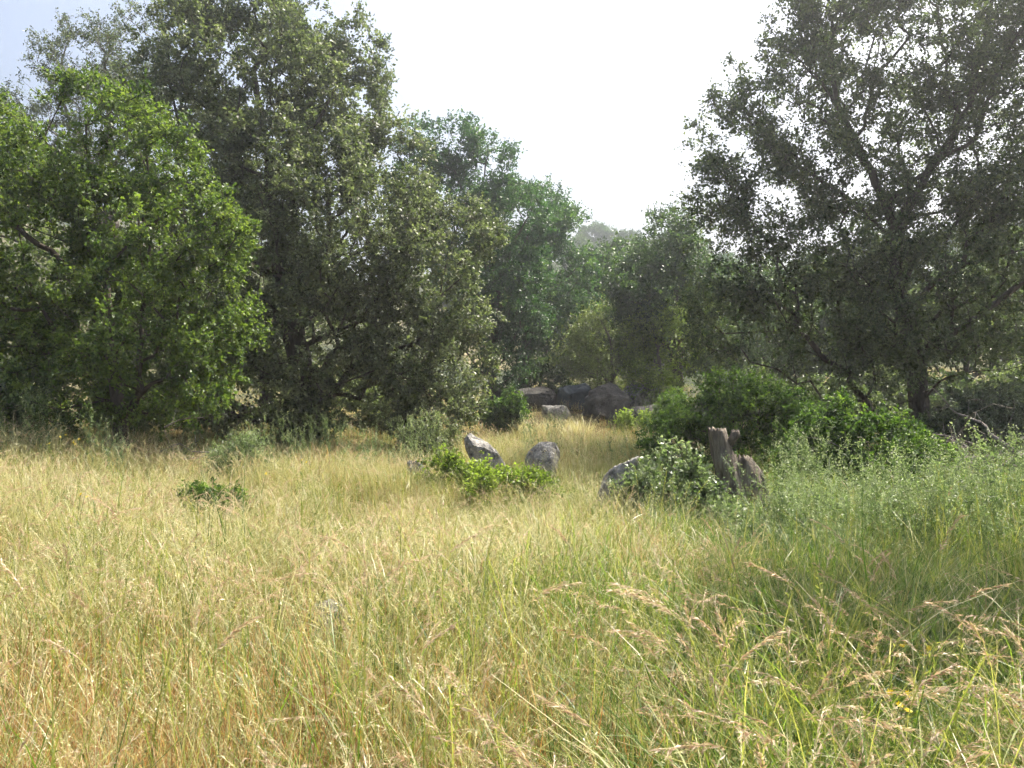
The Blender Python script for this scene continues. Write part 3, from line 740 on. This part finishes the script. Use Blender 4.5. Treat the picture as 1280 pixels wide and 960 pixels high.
# ------------------------------------------------------------------ dead branches: brush pile and fallen sticks
def dead_branch(p0, direction, length, r, seed, label, group):
    g = np.random.default_rng(seed)
    d = unit(np.asarray(direction, dtype=float))
    sk = Skeleton()
    pts = [np.zeros(3)]
    for k in range(4): pts.append(pts[-1] + d * length / 4 + g.normal(size=3) * length * .05)
    sk.polyline(pts, -1, 0, .1, .008)
    n0 = len(sk.pos)
    T = []
    for k in range(14):
        i = int(g.integers(n0 // 4, n0)); T.append(sk.pos[i] + unit(d * .7 + g.normal(size=3) * .7) * length * g.uniform(.12, .35))
    sk.grow(np.array(T), .4, .15)
    rad = sk.radii(.004, r)
    pos = np.array(sk.pos); par = np.array(sk.par)
    root = empty('dead_branch', p0)
    tag(root, label, 'branch', group)
    idx = np.arange(len(pos)); gd = np.array(sk.guide)
    ref = np.array([.1, .2, .97])
    add_obj('branch_stem', bark_mesh('branch_stem', pos, par, rad, idx[(par >= 0) & (gd == 0)], M['dead_wood'], ref), root)
    t = add_obj('twigs', bark_mesh('twigs', pos, par, rad, idx[(par >= 0) & (gd < 0)], M['dead_wood'], ref), root)
    t['kind'] = 'stuff'
bg_ = np.random.default_rng(77)
for k in range(26):
    px = bg_.uniform(1185, 1310); d = bg_.uniform(9.7, 11.4)
    p = ground(px, d, bg_.uniform(.12, .75))
    a = bg_.uniform(0, 6.28)
    dead_branch(p, (math.cos(a), math.sin(a) * .6, bg_.uniform(-.25, .35)), bg_.uniform(.8, 1.6), bg_.uniform(.014, .035), 200 + k,
                'bare grey dead branch heaped in the brush pile under the wide oak', 'dead branches of the brush pile')
for px, d, z, dx in [(228, 12.0, .35, 1), (205, 12.3, .75, 1), (285, 12.1, .5, -.6)]:
    dead_branch(ground(px, d, z), (dx, -.2, .12), .9, .013, int(px), 'thin grey dead branch caught low beneath the young oak', 'dead branches under the young oak')

# ------------------------------------------------------------------ grass: small clump meshes, scattered
LIB = {}
def library(name, meshes):
    c = bpy.data.collections.new(name)
    for m in meshes: c.objects.link(bpy.data.objects.new(m.name, m))
    LIB[name] = c
    return c

def strip(path, widths, side):
    """ribbon along path; path (n,3), side (3,)"""
    n = len(path)
    v = np.empty((n * 2, 3))
    v[0::2] = path - side * widths[:, None] * .5
    v[1::2] = path + side * widths[:, None] * .5
    k = np.arange(n - 1) * 2
    return v, np.stack([k, k + 1, k + 3, k + 2], -1)

class Parts:
    def __init__(s): s.v, s.q, s.t, s.mi, s.n = [], [], [], [], 0
    def add(s, v, q, tint, m=0):
        s.v.append(v); s.q.append(q + s.n); s.n += len(v)
        s.t.append(np.full(len(v), tint) if np.isscalar(tint) else tint)
        s.mi.append(np.full(len(q), m))
    def mesh(s, name, mats):
        me = new_mesh(name, np.vstack(s.v), np.vstack(s.q), tint=np.concatenate(s.t))
        for m in mats: me.materials.append(m)
        me.polygons.foreach_set('material_index', np.concatenate(s.mi).astype(np.int32))
        return me

def blade_path(g, h, lean, curl, n=6):
    az = g.uniform(0, 6.28); u = np.array([math.cos(az), math.sin(az), 0])
    t = np.linspace(0, 1, n)
    out = lean * t + curl * t ** 2.6
    z = t * math.sqrt(max(.05, 1 - min(.95, (lean + curl * .6)) ** 2)) - .25 * curl * t ** 4
    p = u[None] * (out * h)[:, None] + np.array([0, 0, 1])[None] * (z * h)[:, None]
    return p, u

def grass_clump(name, g, nb, rad, h0, h1, w, mats, weights, curl=(.05, .5)):
    P = Parts()
    for i in range(nb):
        h = g.uniform(h0, h1)
        p, u = blade_path(g, h, abs(g.normal(0, .2)), g.uniform(*curl))
        a = g.uniform(0, 6.28); r_ = rad * math.sqrt(g.random())
        p = p + np.array([math.cos(a) * r_, math.sin(a) * r_, -.02])
        s = np.array([-u[1], u[0], 0]); s = unit(s + g.normal(size=3) * .25)
        ww = w * g.uniform(.6, 1.3) * (1 - np.linspace(0, 1, len(p)) ** 1.6 * .9)
        v, q = strip(p, ww, s)
        P.add(v, q, float(np.clip(g.normal(.5, .30), 0, 1)), int(g.choice(len(mats), p=weights)))
    return P.mesh(name, mats)

def spikelets(P, g, path, n, L, W, m, hang=.5, spread=.5, tint=.5):
    """seed head: kite spikelets along the end of a stem, each with an awn"""
    k = len(path)
    for i in range(n):
        t = i / max(1, n - 1) * (k - 1); a = int(min(k - 2, t)); f = t - a
        p = path[a] * (1 - f) + path[a + 1] * f
        d = unit(path[a + 1] - path[a]) * (1 - hang * .4) + g.normal(size=3) * spread + np.array([0, 0, -hang])
        d = unit(d)
        l = L * g.uniform(.7, 1.2)
        v, q = leaf_arrays(p[None], d[None], np.array([l]), np.array([W * g.uniform(.8, 1.2)]), .3, .3, g)
        P.add(v, q, float(np.clip(g.normal(tint, .2), 0, 1)), m)
        v, q = leaf_arrays((p + d * l * .8)[None], unit(d + g.normal(size=3) * .12)[None], np.array([l * .9]), np.array([.0012]), .3, .1, g)
        P.add(v, q, .7, m)

def headed_grass(name, g, ns, rad, h0, h1, mats, nod=.5, nsp=14, L=.022, W=.006, stem_m=0, head_m=1, w=.0024, tint=.5):
    P = Parts()
    for i in range(ns):
        h = g.uniform(h0, h1)
        p, u = blade_path(g, h, abs(g.normal(0, .14)), g.uniform(.1, nod), 12)
        a = g.uniform(0, 6.28); r_ = rad * math.sqrt(g.random())
        p = p + np.array([math.cos(a) * r_, math.sin(a) * r_, -.02])
        if len(p) > 3: p[-3:, 2] -= np.array([.0, .02, .06]) * nod * h
        s = unit(np.array([-u[1], u[0], .1]))
        v, q = strip(p, np.full(len(p), w), s)
        P.add(v, q, float(np.clip(g.normal(.55, .2), 0, 1)), stem_m)
        spikelets(P, g, p[-3:], nsp, L, W, head_m, .22, .26, tint=tint)
        for b_ in range(2):
            f = int(g.integers(1, 7)); dd = unit(g.normal(size=3) + [0, 0, .6])
            v, q = leaf_arrays(p[f][None], dd[None], np.array([h * .3]), np.array([.005]), .3, .2, g)
            P.add(v, q, float(g.uniform(.3, .8)), stem_m)
    return P.mesh(name, mats)

def forb(name, g, nst, rad, h0, h1, mats, bud=True, leaf=.035, lw=.012, nl=34):
    P = Parts()
    for i in range(nst):
        h = g.uniform(h0, h1)
        p, u = blade_path(g, h, abs(g.normal(0, .10)), g.uniform(0, .15), 9)
        a = g.uniform(0, 6.28); r_ = rad * math.sqrt(g.random())
        p = p + np.array([math.cos(a) * r_, math.sin(a) * r_, -.02])
        for s in (np.array([1., 0, 0]), np.array([0, 1., 0])):
            v, q = strip(p, np.full(len(p), .005) * np.linspace(1, .4, len(p)), s)
            P.add(v, q, .3, 0)
        paths = [p]
        for b_ in range(int(g.integers(2, 5))):                      # side shoots
            f = int(g.integers(4, 8)); d = unit(np.array([*g.normal(size=2), 1.3])); l = h * g.uniform(.15, .3)
            sp = p[f] + d[None] * np.linspace(0, l, 5)[:, None]
            v, q = strip(sp, np.full(5, .003), unit(np.cross(d, [.3, .2, .9])))
            P.add(v, q, .3, 0); paths.append(sp)
        for pp in paths:
            n = nl if pp is p else nl // 2
            t = g.uniform(.25 if pp is p else 0, 1, n) * (len(pp) - 1); a_ = np.minimum(len(pp) - 2, t.astype(int)); f = (t - a_)[:, None]
            pt = pp[a_] * (1 - f) + pp[a_ + 1] * f
            A = unit(g.normal(size=(n, 3)) + [0, 0, .5])
            sc = 1.25 - .75 * (t / (len(pp) - 1))
            v, q = leaf_arrays(pt, A, leaf * sc * g.uniform(.7, 1.3, n), lw * sc * g.uniform(.7, 1.3, n), .6, .2, g)
            P.add(v, q, np.repeat(np.clip(.35 + .3 * t / (len(pp) - 1) + g.normal(0, .15, n), 0, 1), 4), 0)
            if bud:
                m = 9; pt = pp[-1] + g.normal(size=(m, 3)) * [.012, .012, .03]
                v, q = leaf_arrays(pt, unit(g.normal(size=(m, 3)) + [0, 0, .4]), np.full(m, .016), np.full(m, .011), .6, .25, g)
                P.add(v, q, np.repeat(g.uniform(.7, 1, m), 4), 0)
    return P.mesh(name, mats)

lg = np.random.default_rng(99)
library('straw', [grass_clump('straw', lg, 250, .45, .22, .6, .0044, [M['straw'], M['yellow_green'], M['red_straw']], [.46, .42, .12]) for _ in range(5)])
library('russet', [grass_clump('russet', lg, 190, .42, .16, .52, .0052, [M['red_straw'], M['straw'], M['yellow_green']], [.62, .24, .14]) for _ in range(4)])
library('mixed', [grass_clump('mixed', lg, 250, .45, .22, .6, .0046, [M['yellow_green'], M['straw'], M['green_blade']], [.48, .26, .26]) for _ in range(5)])
library('lush', [grass_clump('lush', lg, 230, .40, .3, .78, .0072, [M['green_blade'], M['yellow_green'], M['straw']], [.6, .28, .12], (.1, .7)) for _ in range(5)])
library('short', [grass_clump('short', lg, 240, .5, .08, .28, .0045, [M['straw'], M['red_straw'], M['yellow_green']], [.55, .25, .2]) for _ in range(4)])
library('brome', [headed_grass('brome', lg, 16, .40, .5, .78, [M['straw'], M['seed']], .6, 26, .020, .0042, tint=.45) for _ in range(6)])
library('oat', [headed_grass('oat', lg, 8, .26, .7, 1.08, [M['yellow_green'], M['seed']], .8, 34, .024, .005, tint=.5, w=.0034) for _ in range(5)])
library('tall', [grass_clump('tall', lg, 64, .3, .5, 1.05, .012, [M['green_blade'], M['yellow_green'], M['straw']], [.5, .38, .12], (.25, .95)) for _ in range(5)])
library('stems', [headed_grass('stems', lg, 9, .3, .6, .95, [M['yellow_green'], M['yellow_green']], .12, 16, .016, .005, tint=.6, w=.0036) for _ in range(4)])
library('fine', [headed_grass('fine', lg, 40, .45, .42, .72, [M['straw'], M['straw']], .4, 9, .016, .0036, tint=.85, w=.0016) for _ in range(5)])
library('weed', [forb('weed', lg, 9, .32, .42, 1.12, [M['weed']], leaf=.032, lw=.011, nl=26) for _ in range(6)])

def scatter(name, lib, pts, label, scl, tilt=.12, seed=0):
    g = np.random.default_rng(seed)
    n = len(pts)
    me = bpy.data.meshes.new(name)
    me.vertices.add(n); me.vertices.foreach_set('co', np.asarray(pts, dtype=np.float32).ravel())
    rot = np.stack([g.normal(0, tilt, n), g.normal(0, tilt, n), g.uniform(0, 6.28, n)], -1).astype(np.float32)
    a = me.attributes.new('rot', 'FLOAT_VECTOR', 'POINT'); a.data.foreach_set('vector', rot.ravel())
    a = me.attributes.new('scl', 'FLOAT', 'POINT'); a.data.foreach_set('value', np.asarray(scl, dtype=np.float32))
    a = me.attributes.new('idx', 'INT', 'POINT'); a.data.foreach_set('value', g.integers(0, 1000, n).astype(np.int32))
    o = add_obj(name, me)
    tag(o, label, None, None, 'stuff')
    ng = bpy.data.node_groups.new(name, 'GeometryNodeTree')
    ng.interface.new_socket('Geometry', in_out='INPUT', socket_type='NodeSocketGeometry')
    ng.interface.new_socket('Geometry', in_out='OUTPUT', socket_type='NodeSocketGeometry')
    N = ng.nodes.new
    gi, gout = N('NodeGroupInput'), N('NodeGroupOutput')
    iop = N('GeometryNodeInstanceOnPoints'); ci = N('GeometryNodeCollectionInfo')
    ci.inputs['Collection'].default_value = LIB[lib]; ci.inputs['Separate Children'].default_value = True; ci.inputs['Reset Children'].default_value = True
    def na(nm, ty):
        x = N('GeometryNodeInputNamedAttribute'); x.data_type = ty; x.inputs['Name'].default_value = nm
        return [s for s in x.outputs if s.enabled][0]
    L = ng.links.new
    L(gi.outputs[0], iop.inputs['Points']); L(ci.outputs[0], iop.inputs['Instance'])
    iop.inputs['Pick Instance'].default_value = True
    L(na('idx', 'INT'), iop.inputs['Instance Index']); L(na('rot', 'FLOAT_VECTOR'), iop.inputs['Rotation']); L(na('scl', 'FLOAT'), iop.inputs['Scale'])
    L(iop.outputs[0], gout.inputs[0])
    md = o.modifiers.new('scatter', 'NODES'); md.node_group = ng
    return o

def field(n, y0, y1, seed, half=.78):
    """random points over the wedge in view (and a good step either side), denser near"""
    g = np.random.default_rng(seed)
    y = y0 + (y1 - y0) * g.random(n) ** 1.55
    x = g.uniform(-1, 1, n) * (half * y + 2.2)
    return np.stack([x, y, H(x, y)], -1)

fz1 = Noise(3.2, 10, 2, 21); fz2 = Noise(1.1, 10, 2, 22); fz3 = Noise(7, 8, 2, 23)
def zone(p):
    x, y = p[:, 0], p[:, 1]; q = p[:, :2]
    n1, n2 = fz1(q), fz2(q)
    px = CX + F * x / np.maximum(y, .5)
    lush = sstep(.15, .85, (px - 610) / 480 + .24 * n1 + .12 * n2 - sstep(11, 15, y))
    russet = sstep(.25, .7, (1 - sstep(2.8, 5.2, y)) * (1.15 - .7 * sstep(300, 1000, px)) + .3 * n1 + .15 * n2)
    shade = ((px < 590) & (y > 12.3)) | (y > 17)
    clear = (np.hypot(x, y) > 1.5)
    for (bx, d, r_) in [(915, 9.3, .4), (918, 8.7, .4), (921, 8.2, .3), (942, 9.0, .4), (944, 8.4, .35), (762, 24.5, 1.1), (722, 26.5, .7), (612, 12.4, .3), (677, 12.8, .3), (668, 26.8, .9), (836, 9, .3)]:
        c = ground(bx, d); clear &= np.hypot(x - c[0], y - c[1]) > r_
    return lush, russet, shade, clear, px, n1, n2

def pick(p, prob, seed):
    return p[np.random.default_rng(seed).random(len(p)) < prob]

def hvar(p, lo, hi, seed):
    g = np.random.default_rng(seed)
    pxx = CX + F * p[:, 0] / np.maximum(p[:, 1], .5)
    low = 1 - .35 * np.exp(-((pxx - 620) / 130) ** 2) * np.exp(-((p[:, 1] - 10.6) / 2.6) ** 2) - .55 * np.exp(-((pxx - 925) / 55) ** 2) * np.exp(-((p[:, 1] - 8.0) / 1.3) ** 2)
    return low * np.clip((lo + hi) / 2 + (hi - lo) * (.38 * fz3(p[:, :2]) + .30 * fz2(p[:, :2])) + g.normal(0, .08, len(p)), lo * .8, hi * 1.15)

P0 = field(3900, 1.2, 20, 301)
lu, ru, sh, cl, px, n1, n2 = zone(P0)
pp = pick(P0, np.where(cl & ~sh, (1 - lu) * (1 - ru) * np.clip(.46 + .36 * n2 + .2 * n1, .05, 1), 0), 1)
scatter('dry_meadow_grass', 'straw', pp, 'dry straw coloured meadow grass', hvar(pp, .7, 1.15, 1), seed=1)
pp = pick(P0, np.where(cl & ~sh, (1 - lu) * (1 - ru) * np.clip(.55 - .3 * n2, 0.08, 1), 0), 2)
scatter('yellowing_meadow_grass', 'mixed', pp, 'yellow green grass mixed through the meadow', hvar(pp, .7, 1.15, 2), seed=2)
pp = pick(P0, np.where(cl & ~sh, ru * .95, 0), 3)
scatter('russet_meadow_grass', 'russet', pp, 'reddish brown dried grass patches in the meadow', hvar(pp, .8, 1.25, 3), seed=3)
pp = pick(P0, np.where(cl & ~sh, np.maximum(lu * .85, np.where(P0[:, 1] < 6, .10, .03)), 0), 4)
scatter('lush_green_grass', 'lush', pp, 'lush green grass in the shade of the wide oak', hvar(pp, .7, 1.1, 4), seed=4)
P1 = field(3000, 1.5, 16, 302)
lu, ru, sh, cl, px, n1, n2 = zone(P1)
pp = pick(P1, np.where(cl & ~sh, (.30 + .2 * n1) * (1 - .9 * lu) * (.5 + .5 * sstep(3.5, 6, P1[:, 1])), 0), 5)
scatter('brome_grass', 'brome', pp, 'nodding brome grass with pinkish tan seed heads', hvar(pp, .75, 1.15, 5), seed=5)
pp = pick(P1, np.where(cl & ~sh & (P1[:, 1] < 3.5), lu * .55, 0), 6)
scatter('wild_oat_grass', 'oat', pp, 'tall wild oats with drooping tan heads over green grass', hvar(pp, .75, 1.1, 6), seed=6)
pp = pick(P1, np.where(cl & ~sh, (1 - lu) * (.7 + .3 * n2) * (.25 + .75 * sstep(3.2, 6, P1[:, 1])), 0), 7)
scatter('fine_headed_grass', 'fine', pp, 'fine pale grass heads shimmering over the meadow', hvar(pp, .75, 1.15, 7), seed=7)
pp = pick(P1, np.where(cl & ~sh & (P1[:, 1] < 4.2), np.maximum(lu, .02) * .95, 0), 11)
scatter('tall_green_blades', 'tall', pp, 'tall arching green grass blades below the weeds', hvar(pp, .7, .95, 11), seed=11)
pp = pick(P1, np.where(cl & ~sh & (P1[:, 1] < 8), .16, 0), 12)
scatter('green_grass_stems', 'stems', pp, 'upright green grass stems standing above the straw', hvar(pp, .7, 1.05, 12), .05, seed=12)
P2 = field(3200, 5, 17, 303)
lu, ru, sh, cl, px, n1, n2 = zone(P2)
wz = np.where((px > 930) & (P2[:, 1] > 6.0) & (P2[:, 1] < np.where((px > 1030) & (px < 1165), 8.7, 10.2)), .95, 0) + np.where((px > 760) & (px <= 930) & (P2[:, 1] > 7.2) & (P2[:, 1] < 9), .3, 0) \
     + np.where((px > 330) & (px < 600) & (P2[:, 1] > 12) & (P2[:, 1] < 15.5), .25, 0) + np.where((px < 300) & (P2[:, 1] > 10.5) & (P2[:, 1] < 12.8), .3, 0) \
     + np.where((px > 650) & (px < 860) & (P2[:, 1] > 11.5) & (P2[:, 1] < 17), .14, 0)
wz = np.where((px > 1165) & (P2[:, 1] > 9.0), 0, wz) * .8
pp = pick(P2, np.where(cl, wz * np.clip(.8 + .5 * n2, .1, 1.2), 0), 8)
scatter('leggy_weeds', 'weed', pp, 'tall leggy grey green weeds below the bushes', hvar(pp, .55, 1.05, 8), .06, seed=8)
# far meadow, hillside and ground under the trees: short dry grass
g_ = np.random.default_rng(304)
y = 11 + 36 * g_.random(2800) ** 1.3; x = g_.uniform(-1, 1, 2800) * (.75 * y)
P3 = np.stack([x, y, H(x, y)], -1)
lu, ru, sh, cl, px, n1, n2 = zone(P3)
pp = pick(P3, np.where(cl, np.clip(.6 + .3 * n1, .2, 1), 0), 9)
scatter('short_dry_grass', 'short', pp, 'short dry grass beyond the meadow and under the oaks', hvar(pp, .9, 1.6, 9), seed=9)
pp = pick(P3, np.where(cl & (P3[:, 1] < 24), np.clip(.16 + .2 * n2, 0, 1), 0), 10)
scatter('shade_grass', 'mixed', pp, 'thin yellow green grass at the edge of the oak shade', hvar(pp, .5, .9, 10), seed=10)

# ------------------------------------------------------------------ single stalks, tufts and flowers one can point at
def single_stalk(px, py, D, seed, mat, label, nod=.7, L=.026, n=22):
    g = np.random.default_rng(seed)
    b = ground(px, D); top = at(px, py, D)
    h = max(.4, top[2] - b[2])
    az = g.uniform(-.5, .5) + (math.pi if g.random() < .5 else 0)
    u = np.array([math.cos(az), math.sin(az), 0])
    t = np.linspace(0, 1, 18)
    path = u[None] * (nod * .45 * h * (t ** 3.2) - nod * .2 * h)[:, None] + np.array([0, 0, 1]) * ((t - nod * .10 * np.clip(t - .75, 0, 1) * 8 * t) * h * 1.05)[:, None]
    path -= path[0]
    root = empty('seeding_grass_stalk', b); tag(root, label, 'grass stalk', 'single tall grass stalks over the meadow')
    P = Parts(); s = unit(np.array([-u[1], u[0], .2]))
    for sd in (s, unit(np.cross(s, [0, 0, 1.]))):
        v, q = strip(path, np.full(18, .003), sd); P.add(v, q, .6, 0)
    add_obj('stem', P.mesh('stem', [M['straw']]), root)
    P = Parts(); spikelets(P, g, path[-4:], n + 20, L, .0055, 0, .2, .24, .55)
    add_obj('seed_head', P.mesh('seed_head', [mat]), root)
SL = 'tall single grass stalk with a nodding tan seed head above the meadow'
for i, (px, py, d) in enumerate([(440, 668, 3.6), (185, 600, 4.6), (100, 605, 5.0), (30, 612, 4.8), (335, 612, 5.2), (480, 640, 4.2), (735, 650, 4.6), (905, 712, 2.9), (960, 750, 2.6), (1045, 675, 3.2), (1235, 760, 2.6),
                                (870, 755, 2.5), (1080, 800, 2.3), (150, 770, 2.6), (215, 745, 2.5), (480, 765, 2.8), (820, 850, 2.1), (990, 830, 2.1), (620, 690, 3.4), (520, 650, 4.0), (260, 680, 3.6), (60, 690, 3.2)]):
    single_stalk(px, py, d, 400 + i, M['seed'], SL, nod=.5 + .5 * random.random())

def dry_tuft(px, D, h, n, mat, label, seed, name='dry_grass_tuft', group=None, rad=.12, w=.006):
    g = np.random.default_rng(seed)
    o = add_obj(name, grass_clump(name, g, n, rad, h * .5, h, w, [mat], [1.], (.15, .9)), None, ground(px, D))
    return tag(o, label, 'grass tuft', group)
dry_tuft(688, 21.5, .9, 260, M['straw'], 'tall dry grass tuft below the white topped rock', 501, rad=.45, w=.012)
dry_tuft(722, 21.0, .85, 220, M['straw'], 'tan dry grass tuft in front of the dark boulder', 502, rad=.35, w=.012)
dry_tuft(655, 22.0, .8, 200, M['straw'], 'dull tan grass tuft in the broad oak shade', 503, rad=.4, w=.012)
dry_tuft(322, 10.8, 1.0, 16, M['straw'], 'tall bleached grass tuft arching beside the feathery shrub', 504, rad=.06, w=.009)

def flower(px, py, D, seed, label):
    g = np.random.default_rng(seed)
    b = ground(px, D); h = max(.3, at(px, py, D)[2] - b[2])
    root = empty('yellow_wildflower', b); tag(root, label, 'flower', 'yellow wildflowers')
    p, u = blade_path(g, h, .05, .08, 8)
    P = Parts()
    for s in (np.array([1., 0, 0]), np.array([0, 1., 0])):
        v, q = strip(p, np.full(8, .004), s); P.add(v, q, .4, 0)
    v, q = leaf_arrays(p[2:6], unit(g.normal(size=(4, 3)) + [0, 0, .4]), np.full(4, .07), np.full(4, .015), .5, .2, g); P.add(v, q, .5, 0)
    add_obj('stem', P.mesh('stem', [M['green_blade']]), root)
    for k in range(2):
        c = p[-1] + (g.normal(size=3) * [.03, .03, .02] if k else 0)
        a = np.arange(9) / 9 * 6.28
        n_ = unit(np.array([g.normal() * .3, -.5 + g.normal() * .3, .8])); e1 = unit(np.cross(n_, [0, 1., .3])); e2 = np.cross(n_, e1)
        A = unit(np.cos(a)[:, None] * e1 + np.sin(a)[:, None] * e2 + n_ * .25)
        v, q = leaf_arrays(np.tile(c, (9, 1)), A, np.full(9, .014), np.full(9, .008), .5, .1, g)
        Pp = Parts(); Pp.add(v, q, .6, 0)
        add_obj('blossom', Pp.mesh('blossom', [M['petal']]), root)
for i, (px, py, d) in enumerate([(68, 545, 10.5), (62, 552, 10.6), (88, 552, 10.2), (92, 548, 10.8), (90, 617, 6.2), (320, 590, 8.0), (378, 572, 9.5)]):
    flower(px, py, d, 600 + i, 'small yellow wildflower in the dry grass near the young oak')
for i, (px, py, d) in enumerate([(1108, 798, 3.4), (1180, 815, 3.2), (1115, 872, 2.6), (1100, 880, 2.6)]):
    flower(px, py, d, 620 + i, 'small yellow wildflower in the shaded green grass under the wide oak')

# ------------------------------------------------------------------ haze: the sunlit air of the valley
if HAZE_DENSITY > 0:
    x0, x1, y0, y1, z0, z1 = -899, 899, -299, 1499, -20, 75
    hv = [(x, y, z) for z in (z0, z1) for y in (y0, y1) for x in (x0, x1)]
    hq = [(0, 2, 3, 1), (4, 5, 7, 6), (0, 1, 5, 4), (2, 6, 7, 3), (0, 4, 6, 2), (1, 3, 7, 5)]
    m, nt, out = nodes_of('valley_haze')
    pv = nt.nodes.new('ShaderNodeVolumePrincipled')
    pv.inputs['Color'].default_value = (.93, .96, 1.0, 1)
    pv.inputs['Density'].default_value = HAZE_DENSITY
    pv.inputs['Anisotropy'].default_value = .75
    nt.links.new(pv.outputs[0], out.inputs['Volume'])
    ho = add_obj('haze', new_mesh('haze', np.array(hv, dtype=float), np.array(hq), mat=m))
    tag(ho, 'thin sunlit haze in the valley air', None, None, 'stuff')
